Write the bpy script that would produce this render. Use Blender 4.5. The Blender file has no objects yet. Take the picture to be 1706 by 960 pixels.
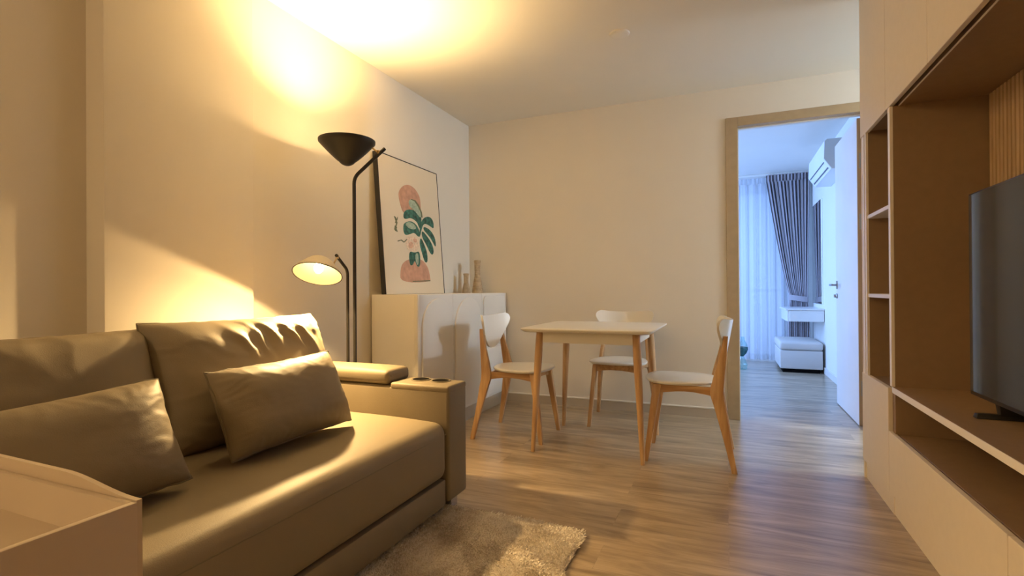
import bpy, bmesh, math, random
import numpy as np
from mathutils import Vector, Matrix, noise

random.seed(7)
PI = math.pi
sc = bpy.context.scene
COL = sc.collection

# ------------------------------------------------------------------ camera
F_PX, YAW, PITCH, ROLL = 851.1, .3979, .0038, -.0066
fw = Vector((-math.sin(YAW) * math.cos(PITCH), math.cos(YAW) * math.cos(PITCH), math.sin(PITCH)))
rt = Vector((math.cos(YAW), math.sin(YAW), 0))
up = rt.cross(fw)
r2 = rt * math.cos(ROLL) + up * math.sin(ROLL)
u2 = -rt * math.sin(ROLL) + up * math.cos(ROLL)
cd = bpy.data.cameras.new('camera')
cd.sensor_width = 36.0
cd.lens = 36.0 * F_PX / 1706.0
cd.clip_start = .02
cam = bpy.data.objects.new('camera', cd)
COL.objects.link(cam)
cam.matrix_world = Matrix(((r2.x, u2.x, -fw.x, 0), (r2.y, u2.y, -fw.y, 0), (r2.z, u2.z, -fw.z, 1.0), (0, 0, 0, 1)))
sc.camera = cam

# ------------------------------------------------------------------ light, exposure
sc.view_settings.view_transform = 'Standard'
sc.view_settings.look = 'None'
sc.view_settings.gamma = 1.0
sc.view_settings.use_curve_mapping = False
sc.view_settings.exposure = 0.8
sc.cycles.use_denoising = True
sc.cycles.max_bounces = 12
sc.cycles.diffuse_bounces = 6
sc.cycles.glossy_bounces = 4
sc.cycles.transparent_max_bounces = 12
sc.cycles.sample_clamp_indirect = 6.0

WARM = (1.0, .65, .27)
COOL = (.66, .82, 1.0)
DAY = (.28, .53, 1.0)
SIDE_FILL = (.27, .48, 1.0)
BIG_W, SMALL_W, HALL_W, DAY_W, SIDE_FILL_W = 3.0, 13.0, 92.0, 8.0, 92.0
BIG_SPOT, SMALL_SPOT = 92.0, 72.0
FILL = (1.0, .70, .38)
FILL_W = 21.0

w = bpy.data.worlds.new('world')
sc.world = w
w.use_nodes = True
w.node_tree.nodes['Background'].inputs[0].default_value = (.30, .50, 1.0, 1)
w.node_tree.nodes['Background'].inputs[1].default_value = 1.0


def light(name, kind, loc, color, watts, rot=(0, 0, 0), **kw):
    d = bpy.data.lights.new(name, kind)
    d.color = color
    d.energy = watts
    for k, v in kw.items():
        setattr(d, k, v)
    o = bpy.data.objects.new(name, d)
    o.location = loc
    o.rotation_euler = rot
    COL.objects.link(o)
    return o


# daylight through the bedroom window
light('window_daylight', 'AREA', (-.35, 8.75, 1.35), DAY, DAY_W, (-PI / 2, 0, 0), shape='RECTANGLE', size=2.6, size_y=2.5)
light('side_window_fill', 'AREA', (-2.0, 6.3, 1.5), SIDE_FILL, SIDE_FILL_W, (0, -PI / 2 + .5, 0), shape='RECTANGLE', size=2.2, size_y=2.2)  # fill light through the added, unseen side window
# the lamp of the side hall off the right of the dining corner
light('hall_lamp_light', 'POINT', (3.35, 3.62, 2.25), COOL, HALL_W, shadow_soft_size=.07)
# added fill lamp behind the photographer, to lift the back wall
light('fill_lamp_light', 'POINT', (-2.0, -1.9, 2.36), FILL, FILL_W, shadow_soft_size=.14)


# ------------------------------------------------------------------ materials
def mat(name, color, rough=.5, metal=0, spec=.5, bump=0, bscale=60, vary=0, vscale=3, coat=0):
    m = bpy.data.materials.new(name)
    m.use_nodes = True
    nt = m.node_tree
    b = nt.nodes['Principled BSDF']
    b.inputs['Roughness'].default_value = rough
    b.inputs['Metallic'].default_value = metal
    b.inputs['Specular IOR Level'].default_value = spec
    b.inputs['Coat Weight'].default_value = coat
    b.inputs['Base Color'].default_value = (*color, 1)
    tc = nt.nodes.new('ShaderNodeTexCoord')
    n = nt.nodes.new('ShaderNodeTexNoise')
    n.inputs['Scale'].default_value = vscale
    n.inputs['Detail'].default_value = 4
    nt.links.new(tc.outputs['Object'], n.inputs['Vector'])
    r = nt.nodes.new('ShaderNodeValToRGB')
    v = max(vary, .01)
    r.color_ramp.elements[0].position = .3
    r.color_ramp.elements[1].position = .7
    r.color_ramp.elements[0].color = (*[c * (1 - v) for c in color], 1)
    r.color_ramp.elements[1].color = (*[min(1, c * (1 + v)) for c in color], 1)
    nt.links.new(n.outputs['Fac'], r.inputs['Fac'])
    nt.links.new(r.outputs['Color'], b.inputs['Base Color'])
    if bump:
        n2 = nt.nodes.new('ShaderNodeTexNoise')
        n2.inputs['Scale'].default_value = bscale
        n2.inputs['Detail'].default_value = 5
        nt.links.new(tc.outputs['Object'], n2.inputs['Vector'])
        bp = nt.nodes.new('ShaderNodeBump')
        bp.inputs['Strength'].default_value = bump
        bp.inputs['Distance'].default_value = .01
        nt.links.new(n2.outputs['Fac'], bp.inputs['Height'])
        nt.links.new(bp.outputs['Normal'], b.inputs['Normal'])
    return m


def wood(name, c1, c2, rough=.45, axis=2, scale=3.0, stretch=.06, bump=.1):
    m = bpy.data.materials.new(name)
    m.use_nodes = True
    nt = m.node_tree
    b = nt.nodes['Principled BSDF']
    b.inputs['Roughness'].default_value = rough
    tc = nt.nodes.new('ShaderNodeTexCoord')
    mp = nt.nodes.new('ShaderNodeMapping')
    s = [1, 1, 1]
    s[axis] = stretch
    mp.inputs['Scale'].default_value = s
    nt.links.new(tc.outputs['Object'], mp.inputs['Vector'])
    n = nt.nodes.new('ShaderNodeTexNoise')
    n.inputs['Scale'].default_value = scale * 12
    n.inputs['Detail'].default_value = 6
    n.inputs['Distortion'].default_value = .6
    nt.links.new(mp.outputs[0], n.inputs['Vector'])
    r = nt.nodes.new('ShaderNodeValToRGB')
    r.color_ramp.elements[0].position = .35
    r.color_ramp.elements[1].position = .68
    r.color_ramp.elements[0].color = (*c1, 1)
    r.color_ramp.elements[1].color = (*c2, 1)
    nt.links.new(n.outputs['Fac'], r.inputs['Fac'])
    nt.links.new(r.outputs['Color'], b.inputs['Base Color'])
    bp = nt.nodes.new('ShaderNodeBump')
    bp.inputs['Strength'].default_value = bump
    bp.inputs['Distance'].default_value = .003
    nt.links.new(n.outputs['Fac'], bp.inputs['Height'])
    nt.links.new(bp.outputs['Normal'], b.inputs['Normal'])
    return m


def floor_mat():
    m = bpy.data.materials.new('laminate_floor')
    m.use_nodes = True
    nt = m.node_tree
    b = nt.nodes['Principled BSDF']
    tc = nt.nodes.new('ShaderNodeTexCoord')
    br = nt.nodes.new('ShaderNodeTexBrick')
    br.inputs['Color1'].default_value = (0, 0, 0, 1)
    br.inputs['Color2'].default_value = (1, 1, 1, 1)
    br.inputs['Mortar'].default_value = (.5, .5, .5, 1)
    br.inputs['Scale'].default_value = 1
    br.inputs['Mortar Size'].default_value = .0012
    br.inputs['Brick Width'].default_value = 1.22
    br.inputs['Row Height'].default_value = .18
    br.offset = .37
    nt.links.new(tc.outputs['Object'], br.inputs['Vector'])
    # shift the grain for every plank
    ml = nt.nodes.new('ShaderNodeVectorMath')
    ml.operation = 'MULTIPLY_ADD'
    nt.links.new(br.outputs['Color'], ml.inputs[0])
    ml.inputs[1].default_value = (7, 3, 5)
    nt.links.new(tc.outputs['Object'], ml.inputs[2])
    mp = nt.nodes.new('ShaderNodeMapping')
    mp.inputs['Scale'].default_value = (.8, 5.5, 1)
    nt.links.new(ml.outputs[0], mp.inputs['Vector'])
    n = nt.nodes.new('ShaderNodeTexNoise')
    n.inputs['Scale'].default_value = 2.2
    n.inputs['Detail'].default_value = 7
    n.inputs['Roughness'].default_value = .6
    n.inputs['Distortion'].default_value = 1.1
    nt.links.new(mp.outputs[0], n.inputs['Vector'])
    mp2 = nt.nodes.new('ShaderNodeMapping')
    mp2.inputs['Scale'].default_value = (1.6, 55, 1)
    nt.links.new(ml.outputs[0], mp2.inputs['Vector'])
    n2 = nt.nodes.new('ShaderNodeTexNoise')
    n2.inputs['Scale'].default_value = 2.0
    n2.inputs['Detail'].default_value = 4
    nt.links.new(mp2.outputs[0], n2.inputs['Vector'])
    mix = nt.nodes.new('ShaderNodeMix')
    mix.data_type = 'FLOAT'
    mix.inputs['Factor'].default_value = .16
    nt.links.new(n.outputs['Fac'], mix.inputs['A'])
    nt.links.new(n2.outputs['Fac'], mix.inputs['B'])
    r = nt.nodes.new('ShaderNodeValToRGB')
    cr = r.color_ramp
    cr.elements[0].position = .34
    cr.elements[0].color = (.205, .150, .095, 1)
    cr.elements[1].position = .66
    cr.elements[1].color = (.52, .42, .30, 1)
    e = cr.elements.new(.5)
    e.color = (.37, .285, .19, 1)
    nt.links.new(mix.outputs['Result'], r.inputs['Fac'])
    # per plank brightness and seams
    pl = nt.nodes.new('ShaderNodeMapRange')
    pl.inputs['To Min'].default_value = .96
    pl.inputs['To Max'].default_value = 1.04
    nt.links.new(br.outputs['Color'], pl.inputs['Value'])
    sm = nt.nodes.new('ShaderNodeMapRange')
    sm.inputs['To Min'].default_value = 1
    sm.inputs['To Max'].default_value = .85
    nt.links.new(br.outputs['Fac'], sm.inputs['Value'])
    mu = nt.nodes.new('ShaderNodeMath')
    mu.operation = 'MULTIPLY'
    nt.links.new(pl.outputs[0], mu.inputs[0])
    nt.links.new(sm.outputs[0], mu.inputs[1])
    vm = nt.nodes.new('ShaderNodeVectorMath')
    vm.operation = 'SCALE'
    nt.links.new(r.outputs['Color'], vm.inputs[0])
    nt.links.new(mu.outputs[0], vm.inputs['Scale'])
    nt.links.new(vm.outputs[0], b.inputs['Base Color'])
    b.inputs['Roughness'].default_value = .28
    b.inputs['Specular IOR Level'].default_value = 1.0
    bp = nt.nodes.new('ShaderNodeBump')
    bp.inputs['Strength'].default_value = .12
    bp.inputs['Distance'].default_value = .004
    nt.links.new(mix.outputs['Result'], bp.inputs['Height'])
    nt.links.new(bp.outputs['Normal'], b.inputs['Normal'])
    return m


def sheer_mat():
    m = bpy.data.materials.new('sheer_voile')
    m.use_nodes = True
    nt = m.node_tree
    nt.nodes.clear()
    out = nt.nodes.new('ShaderNodeOutputMaterial')
    d = nt.nodes.new('ShaderNodeBsdfDiffuse')
    d.inputs[0].default_value = (.82, .84, .88, 1)
    t = nt.nodes.new('ShaderNodeBsdfTranslucent')
    t.inputs[0].default_value = (.82, .84, .88, 1)
    tr = nt.nodes.new('ShaderNodeBsdfTransparent')
    m1 = nt.nodes.new('ShaderNodeMixShader')
    m1.inputs[0].default_value = .6
    m2 = nt.nodes.new('ShaderNodeMixShader')
    m2.inputs[0].default_value = .07
    nt.links.new(d.outputs[0], m1.inputs[1])
    nt.links.new(t.outputs[0], m1.inputs[2])
    nt.links.new(m1.outputs[0], m2.inputs[1])
    nt.links.new(tr.outputs[0], m2.inputs[2])
    nt.links.new(m2.outputs[0], out.inputs[0])
    return m


def glass_mat(name, color, alpha):
    m = bpy.data.materials.new(name)
    m.use_nodes = True
    nt = m.node_tree
    nt.nodes.clear()
    out = nt.nodes.new('ShaderNodeOutputMaterial')
    g = nt.nodes.new('ShaderNodeBsdfGlossy')
    g.inputs['Roughness'].default_value = .03
    tr = nt.nodes.new('ShaderNodeBsdfTransparent')
    tr.inputs[0].default_value = (*color, 1)
    mx = nt.nodes.new('ShaderNodeMixShader')
    mx.inputs[0].default_value = alpha
    nt.links.new(tr.outputs[0], mx.inputs[1])
    nt.links.new(g.outputs[0], mx.inputs[2])
    nt.links.new(mx.outputs[0], out.inputs[0])
    return m


def emit(name, color, s):
    m = bpy.data.materials.new(name)
    m.use_nodes = True
    b = m.node_tree.nodes['Principled BSDF']
    b.inputs['Base Color'].default_value = (1, .9, .7, 1)
    b.inputs['Emission Color'].default_value = (*color, 1)
    b.inputs['Emission Strength'].default_value = s
    return m


M = dict(
    wall=mat('wall_paint', (.72, .68, .61), .85, bump=.04, bscale=180),
    ceil=mat('ceiling_paint', (.78, .76, .71), .9),
    floor=floor_mat(),
    base=mat('baseboard_grey_beige', (.48, .42, .34), .5),
    basetrim=mat('baseboard_cap', (.75, .72, .66), .5),
    jamb=mat('door_frame_laminate', (.40, .30, .18), .5, vary=.05, vscale=20),
    leaf=mat('door_leaf_laminate', (.80, .74, .68), .45, vary=.03),
    edge=mat('door_edge_laminate', (.42, .30, .19), .5),
    leather=mat('taupe_leather', (.235, .193, .13), .56, spec=.40, bump=.10, bscale=320, vary=.04),
    stitch=mat('leather_seam', (.18, .15, .095), .6),
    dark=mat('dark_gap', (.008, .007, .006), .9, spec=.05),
    chrome=mat('chrome', (.6, .6, .6), .25, metal=1),
    steel=mat('brushed_steel', (.35, .34, .33), .35, metal=1),
    brass=mat('brass', (.62, .45, .2), .35, metal=1),
    black=mat('black_metal', (.018, .016, .014), .42),
    cream=mat('cream_lamp_enamel', (.62, .56, .46), .4),
    white=mat('white_lacquer', (.80, .79, .76), .28, coat=.2),
    sbwhite=mat('sideboard_white', (.76, .75, .73), .35),
    tray=mat('tray_table_laminate', (.64, .54, .42), .5),
    sblit=mat('sideboard_side_lit', (.90, .87, .80), .35),  # whiter than the doors: lamp light on the side put into the colour
    cabinet=mat('cabinet_beige_laminate', (.78, .71, .62), .5, bump=.03, bscale=300, vary=.015, vscale=40),
    cabinner=mat('cabinet_brown_laminate', (.30, .20, .12), .5, bump=.05, bscale=250, vary=.04, vscale=30),
    cabedge=mat('cabinet_edge', (.88, .84, .80), .35),
    slat=wood('slat_oak', (.50, .36, .21), (.64, .48, .30), axis=2),
    oak=wood('chair_wood', (.44, .255, .12), (.62, .41, .22), rough=.4, axis=2, scale=3),
    oakx=wood('chair_rail_wood', (.42, .24, .11), (.60, .39, .20), rough=.4, axis=0, scale=3),
    paper=mat('art_paper', (.70, .62, .49), .5),
    artpink=mat('art_pink', (.52, .29, .20), .7, vary=.16, vscale=26),
    artteal=mat('art_teal', (.03, .13, .10), .6, vary=.7, vscale=34),
    artsage=mat('art_sage', (.33, .43, .34), .6, vary=.25, vscale=60),
    artcream=mat('art_cream', (.72, .58, .45), .6, vary=.2, vscale=60),
    artblush=mat('art_blush', (.62, .38, .27), .6, vary=.2, vscale=60),
    artline=mat('art_line', (.13, .15, .08), .6),
    vase=mat('ribbed_stoneware', (.42, .33, .22), .6, vary=.2, vscale=40),
    tv=mat('tv_glass', (.006, .009, .030), .05, spec=.45),
    tvframe=mat('tv_bezel', (.02, .02, .02), .35),
    pvc=mat('white_plastic', (.82, .83, .83), .4),
    vent=mat('vent_dark', (.12, .12, .13), .5),
    acend=mat('air_conditioner_side', (.62, .63, .62), .5),
    curtain=mat('grey_curtain', (.42, .38, .40), .8, vary=.04),
    sheer=sheer_mat(),
    mirror=mat('mirror_silver', (.86, .88, .9), .02, metal=1),
    ottoman=mat('ottoman_fabric', (.62, .58, .54), .7, bump=.1, bscale=200),
    rug=mat('rug_base', (.60, .53, .44), .95),
    glass=glass_mat('window_glass', (.97, .98, 1), .05),
    teal=glass_mat('teal_glass', (.02, .30, .30), .12),
    clear=glass_mat('clear_glass', (.72, .92, .92), .2),
    bulb=emit('warm_bulb', (1, .70, .33), 14.0),
    hallbulb=emit('hall_bulb', (.9, .95, 1), 8.0),
)


# ------------------------------------------------------------------ builders
def new():
    return bmesh.new()


def merge(dst, src):
    me = bpy.data.meshes.new('tmp')
    src.to_mesh(me)
    src.free()
    dst.from_mesh(me)
    bpy.data.meshes.remove(me)


def box(bm, x0, x1, y0, y1, z0, z1, bev=0, seg=2):
    t = bmesh.new()
    bmesh.ops.create_cube(t, size=1)
    for v in t.verts:
        v.co = Vector(((x0 + x1) / 2 + v.co.x * (x1 - x0), (y0 + y1) / 2 + v.co.y * (y1 - y0), (z0 + z1) / 2 + v.co.z * (z1 - z0)))
    if bev:
        bmesh.ops.bevel(t, geom=t.edges[:], offset=bev, segments=seg, profile=.5, affect='EDGES')
    merge(bm, t)
    return bm


def hexa(bm, bottom, top, bev=0):
    """a solid between two quads (lists of four points, same order)"""
    t = bmesh.new()
    vs = [t.verts.new(p) for p in bottom + top]
    t.faces.new(vs[3::-1])
    t.faces.new(vs[4:])
    for i in range(4):
        j = (i + 1) % 4
        t.faces.new((vs[i], vs[j], vs[4 + j], vs[4 + i]))
    bmesh.ops.recalc_face_normals(t, faces=t.faces[:])
    if bev:
        bmesh.ops.bevel(t, geom=t.edges[:], offset=bev, segments=2, profile=.5, affect='EDGES')
    merge(bm, t)
    return bm


def prism(bm, pts, fn, bev=0, smooth_side=False):
    """pts: 2D outline; fn(p, k) -> 3D point for k = 0 / 1 (two faces of the slab)"""
    t = bmesh.new()
    a = [t.verts.new(fn(p, 0)) for p in pts]
    b = [t.verts.new(fn(p, 1)) for p in pts]
    t.faces.new(a[::-1])
    t.faces.new(b)
    n = len(pts)
    for i in range(n):
        j = (i + 1) % n
        t.faces.new((a[i], a[j], b[j], b[i]))
    bmesh.ops.recalc_face_normals(t, faces=t.faces[:])
    if bev:
        es = [e for e in t.edges if all(len(f.verts) == 4 for f in e.link_faces) is False]
        bmesh.ops.bevel(t, geom=es, offset=bev, segments=2, profile=.5, affect='EDGES')
    merge(bm, t)
    return bm


def tube(bm, path, rad, n=16, cap=True):
    t = bmesh.new()
    pts = [Vector(p) for p in path]
    rads = rad if isinstance(rad, (list, tuple)) else [rad] * len(pts)
    rings = []
    prev = None
    for i, p in enumerate(pts):
        if i == 0:
            d = pts[1] - p
        elif i == len(pts) - 1:
            d = p - pts[-2]
        else:
            d = (pts[i + 1] - p).normalized() + (p - pts[i - 1]).normalized()
        d.normalize()
        if prev is None:
            a = Vector((0, 0, 1)) if abs(d.z) < .9 else Vector((1, 0, 0))
            s = d.cross(a).normalized()
        else:
            s = (prev - d * prev.dot(d)).normalized()
        prev = s
        q = d.cross(s)
        rings.append([t.verts.new(p + (s * math.cos(2 * PI * k / n) + q * math.sin(2 * PI * k / n)) * rads[i]) for k in range(n)])
    for i in range(len(rings) - 1):
        for k in range(n):
            m = (k + 1) % n
            t.faces.new((rings[i][k], rings[i][m], rings[i + 1][m], rings[i + 1][k]))
    if cap:
        t.faces.new(rings[0][::-1])
        t.faces.new(rings[-1])
    bmesh.ops.recalc_face_normals(t, faces=t.faces[:])
    merge(bm, t)
    return bm


def lathe(bm, prof, n=48, mtx=None):
    """prof: (radius, z) list, revolved about z"""
    t = bmesh.new()
    rings = []
    for r, z in prof:
        if r < 1e-5:
            rings.append([t.verts.new((0, 0, z))])
        else:
            rings.append([t.verts.new((r * math.cos(2 * PI * k / n), r * math.sin(2 * PI * k / n), z)) for k in range(n)])
    for a, b in zip(rings, rings[1:]):
        for k in range(n):
            m = (k + 1) % n
            q = [a[k % len(a)], a[m % len(a)], b[m % len(b)], b[k % len(b)]]
            u = []
            for v in q:
                if v not in u:
                    u.append(v)
            if len(u) > 2:
                t.faces.new(u)
    bmesh.ops.recalc_face_normals(t, faces=t.faces[:])
    if mtx:
        t.transform(mtx)
    merge(bm, t)
    return bm


def wpos(o):
    p = Vector((0, 0, 0))
    while o is not None:
        p += o.location
        o = o.parent
    return p


def obj(name, bm, m, parent=None, smooth=True, angle=35):
    if parent is not None:
        off = wpos(parent)
        if off.length > 0:
            bm.transform(Matrix.Translation(-off))
    me = bpy.data.meshes.new(name)
    bm.to_mesh(me)
    bm.free()
    me.materials.append(m)
    if smooth:
        me.shade_smooth()
        me.set_sharp_from_angle(angle=math.radians(angle))
    o = bpy.data.objects.new(name, me)
    COL.objects.link(o)
    if parent is not None:
        o.parent = parent
    return o


def tag(o, label, cat, group=None):
    o['label'] = label
    o['category'] = cat
    if group:
        o['group'] = group
    return o


def thing(name, label, cat, loc, group=None):
    o = bpy.data.objects.new(name, None)
    o.empty_display_size = .1
    COL.objects.link(o)
    o.location = loc
    return tag(o, label, cat, group)


def struct(name, bm, m, parent=None):
    o = obj(name, bm, m, parent)
    if parent is None:
        o['kind'] = 'structure'
    return o


def dup(root, loc, rz, label):
    r = root.copy()
    COL.objects.link(r)
    r.location = loc
    r.rotation_euler = (0, 0, rz)
    r['label'] = label
    for ch in list(root.children):
        c = ch.copy()
        COL.objects.link(c)
        c.parent = r
        for g in list(ch.children):
            d = g.copy()
            COL.objects.link(d)
            d.parent = c
    return r


# ------------------------------------------------------------------ room shell
XL, YB, H = -2.214, 4.247, 2.534
YF = -2.6          # wall behind the photographer
XR = 1.08          # wall behind the cabinets
BH = 2.56          # bedroom ceiling
b = new()
box(b, -2.6, 4.2, YF - .1, 8.5, -.1, 0)
struct('floor', b, M['floor'])
b = new()
box(b, -2.6, 4.2, YF - .1, YB + .05, H, H + .12)
struct('ceiling', b, M['ceil'])
b = new()
box(b, XL - .15, XL, 1.5, YB + .1, 0, H)
struct('wall_left', b, M['wall'])
b = new()
box(b, XL - .15, -2.16, 1.178, 1.838, 0, H, .004, 2)
struct('trim_1', b, M['wall'])                      # the shallow pillar behind the sofa
b = new()
box(b, -2.42, -2.27, YF, 1.5, 0, H)
struct('wall_left_recess', b, M['wall'])
DX0, DX1, DT = .0855, .925, 2.233                   # bedroom door opening
b = new()
box(b, XL - .15, 0.0, YB, YB + .1, 0, H)
box(b, 0.0, 1.0, YB, YB + .1, 2.302, H)
box(b, 1.0, 4.2, YB, YB + .1, 0, H)
struct('wall_back', b, M['wall'])
b = new()
box(b, XR, XR + .1, YF, 3.27, 0, H)
struct('wall_right', b, M['wall'])
b = new()
box(b, -2.42, XR + .1, YF - .1, YF, 0, H)
struct('wall_front', b, M['wall'])
# the side hall that opens between the cabinets and the bedroom wall
b = new()
box(b, XR + .1, 4.1, 3.17, 3.27, 0, H)
struct('wall_hall', b, M['wall'])
b = new()
box(b, 4.1, 4.2, 3.17, YB, 0, H)
struct('wall_hall_end', b, M['wall'])

# baseboards
b = new()
box(b, -1.84, -.001, YB - .012, YB, 0, .069)
s = struct('baseboard_back', b, M['base'])
b = new()
box(b, -1.84, -.001, YB - .015, YB, .069, .080, .002, 1)
struct('baseboard_cap', b, M['basetrim'], s)
b = new()
box(b, XL, XL + .012, 1.84, 2.76, 0, .075)
s = struct('baseboard_left', b, M['base'])

# bedroom door frame (a plain beige band round the opening)
b = new()
box(b, 0.0, DX0, YB - .012, YB + .115, 0, 2.302, .002, 1)
box(b, DX1, 1.005, YB - .012, YB + .115, 0, 2.302, .002, 1)
box(b, DX0, DX1, YB - .012, YB + .115, DT, 2.302, .002, 1)
door = struct('door_1', b, M['jamb'])
b = new()
box(b, DX0, DX0 + .006, YB + .05, YB + .085, 0, DT)
box(b, DX0, DX1, YB + .05, YB + .085, DT - .008, DT)
struct('door_stop', b, M['basetrim'], door)
# door leaf folded back into the bedroom
LX0, LX1 = .872, .912
b = new()
box(b, LX0, LX1, YB + .115, YB + .115 + .80, .006, DT - .012, .001, 1)
struct('door_leaf', b, M['leaf'], door)
b = new()
box(b, LX0 + .001, LX1 + .003, YB + .111, YB + .1155, .006, DT - .012)
struct('door_edge', b, M['edge'], door)
for z in (.22, 1.42, 1.86):
    b = new()
    box(b, LX0 + .012, LX1 + .004, YB + .107, YB + .112, z, z + .11, .001, 1)
    tube(b, [(LX1 + .006, YB + .104, z - .003), (LX1 + .006, YB + .104, z + .113)], .006, 10)
    struct('hinge', b, M['steel'], door)
b = new()
hy = YB + .115 + .745
box(b, LX0 - .008, LX0, hy - .011, hy + .011, .93 + .06, .93 + .13, .002, 1)
tube(b, [(LX0, hy, 1.024), (LX0 - .048, hy, 1.024), (LX0 - .055, hy - .008, 1.024), (LX0 - .055, hy - .12, 1.024)], .0085, 12)
struct('door_handle', b, M['steel'], door)
b = new()
lathe(b, [(0, 0), (.021, 0), (.021, .008), (.016, .012), (0, .012)], 24, Matrix.Translation((LX0, hy, .93)) @ Matrix.Rotation(-PI / 2, 4, 'Y'))
box(b, LX0 - .026, LX0 - .01, hy - .003, hy + .003, .917, .943, .001, 1)
struct('door_lock', b, M['steel'], door)

# bedroom shell
b = new()
box(b, -1.6, 1.16, YB + .1, 8.45, BH, BH + .1)
struct('ceiling_bedroom', b, M['ceil'])
b = new()
box(b, 1.05, 1.16, YB + .1, 8.4, 0, BH)
struct('wall_bedroom_right', b, M['ceil'])
b = new()
box(b, -1.7, -1.6, YB + .1, 5.2, 0, BH)
box(b, -1.7, -1.6, 7.4, 8.4, 0, BH)
box(b, -1.7, -1.6, 5.2, 7.4, 0, .15)
box(b, -1.7, -1.6, 5.2, 7.4, 2.4, BH)
struct('wall_bedroom_left', b, M['ceil'])
b = new()
box(b, -1.7, -1.5, 8.2, 8.3, 0, BH)
box(b, .76, 1.16, 8.2, 8.3, 0, BH)
box(b, -1.5, .76, 8.2, 8.3, 2.42, BH)
struct('wall_bedroom_window', b, M['ceil'])
b = new()
for x in (-1.5, -.40, .72):
    box(b, x, x + .04, 8.22, 8.27, .05, 2.42)
box(b, -1.5, .76, 8.22, 8.27, .0, .05)
box(b, -1.5, .76, 8.22, 8.27, 2.37, 2.42)
box(b, -1.46, .72, 8.225, 8.265, .95, .99)
win = struct('window_1', b, M['steel'])
b = new()
box(b, -1.46, .72, 8.243, 8.247, .05, 2.37)
struct('window_pane', b, M['glass'], win)
b = new()
for y in (5.2, 6.28, 7.36):
    box(b, -1.67, -1.63, y, y + .04, .15, 2.4)
box(b, -1.67, -1.63, 5.2, 7.4, .15, .19)
box(b, -1.67, -1.63, 5.2, 7.4, 2.36, 2.4)
win = struct('window_added', b, M['steel'])  # unseen window, added to brighten the bedroom from the left
b = new()
box(b, -1.652, -1.648, 5.24, 7.36, .19, 2.36)
struct('window_pane', b, M['glass'], win)
b = new()
box(b, 1.036, 1.05, YB + .1, 8.2, 0, .075, .002, 1)
struct('baseboard_bedroom', b, M['basetrim'])
b = new()
box(b, -1.6, 1.02, 7.74, 7.92, BH - .03, BH - .001, .003, 1)
struct('trim_2', b, M['ceil'])                       # curtain track on the bedroom ceiling


# ------------------------------------------------------------------ built-in media wall
CX = .66                                            # plane of the cabinet fronts
CB = 1.0                                            # plane of the slatted back
cabs = thing('media_wall_unit', 'beige built-in media wall along the right side, brown niche holding the television', 'cabinet', (.87, 1.2, 0))
YD = 2.73                                           # divider between media unit and open shelf unit
YN = -1.2
b = new()
box(b, CX + .025, CB + .07, YN, YD, .34, .36, .001, 1)          # floor of the open slot
box(b, CX + .04, CB + .07, YN, YD, .095, .34)                    # drawer carcass
obj('lower_carcass', b, M['cabinner'], cabs)
b = new()
box(b, CX + .015, CB + .06, YN, 2.75, 0, .095)
obj('toe_kick', b, M['cabinet'], cabs)
b = new()
box(b, CX + .002, CB + .07, YN, 2.693, .541, .567, .001, 1)
obj('television_shelf', b, M['cabinner'], cabs)
b = new()
box(b, CX, CX + .004, YN, 2.693, .5415, .5665, .001, 1)
obj('shelf_edging', b, M['cabedge'], cabs)
b = new()
box(b, CX + .012, CB + .07, 2.693, 2.725, .36, 1.79, .001, 1)
obj('side_panel', b, M['cabinner'], cabs)
b = new()
box(b, CX, CX + .0125, 2.693, 2.722, .567, 1.79, .001, 1)
obj('panel_edging', b, M['cabedge'], cabs)
b = new()
box(b, CX + .055, CB + .07, YN, 2.725, 1.79, 1.81)
box(b, CX + .035, CX + .055, YN, 2.725, 1.785, 1.84)
box(b, CX + .02, CB + .07, YN, 2.725, 1.835, H - .002)
obj('upper_carcass', b, M['cabinner'], cabs)
b = new()
box(b, CX + .033, CX + .0365, YN, 2.725, 1.786, 1.792)
obj('niche_edging', b, M['cabedge'], cabs)
# fluted back
b = new()
box(b, CB + .012, CB + .02, YN, 2.693, .567, 1.79)
obj('back_board', b, M['cabinner'], cabs)
b = new()
y = 2.693
while y > YN + .03:
    hexa(b, [(CB + .013, y - .004, .567), (CB - .003, y - .006, .567), (CB - .003, y - .024, .567), (CB + .013, y - .026, .567)],
         [(CB + .013, y - .004, 1.79), (CB - .003, y - .006, 1.79), (CB - .003, y - .024, 1.79), (CB + .013, y - .026, 1.79)])
    y -= .03
obj('slatted_back', b, M['slat'], cabs, smooth=False)
b = new()
box(b, CB + .02, CB + .07, YN, 2.693, .36, .541)
obj('slot_back', b, M['cabinner'], cabs)
# drawer fronts and upper doors
ys = [2.748, 1.704, .66, -.384, YN]
for a, c in zip(ys, ys[1:]):
    b = new()
    box(b, CX, CX + .018, c + .002, a - .002, .095, .362, .0012, 1)
    obj('drawer_front', b, M['cabinet'], cabs)
ys = [2.757, 2.236, 1.715, 1.194, .673, .152, -.369, YN]
for a, c in zip(ys, ys[1:]):
    b = new()
    box(b, CX, CX + .018, c + .002, a - .002, 1.792, H - .004, .0012, 1)
    obj('upper_door', b, M['cabinet'], cabs)

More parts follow.
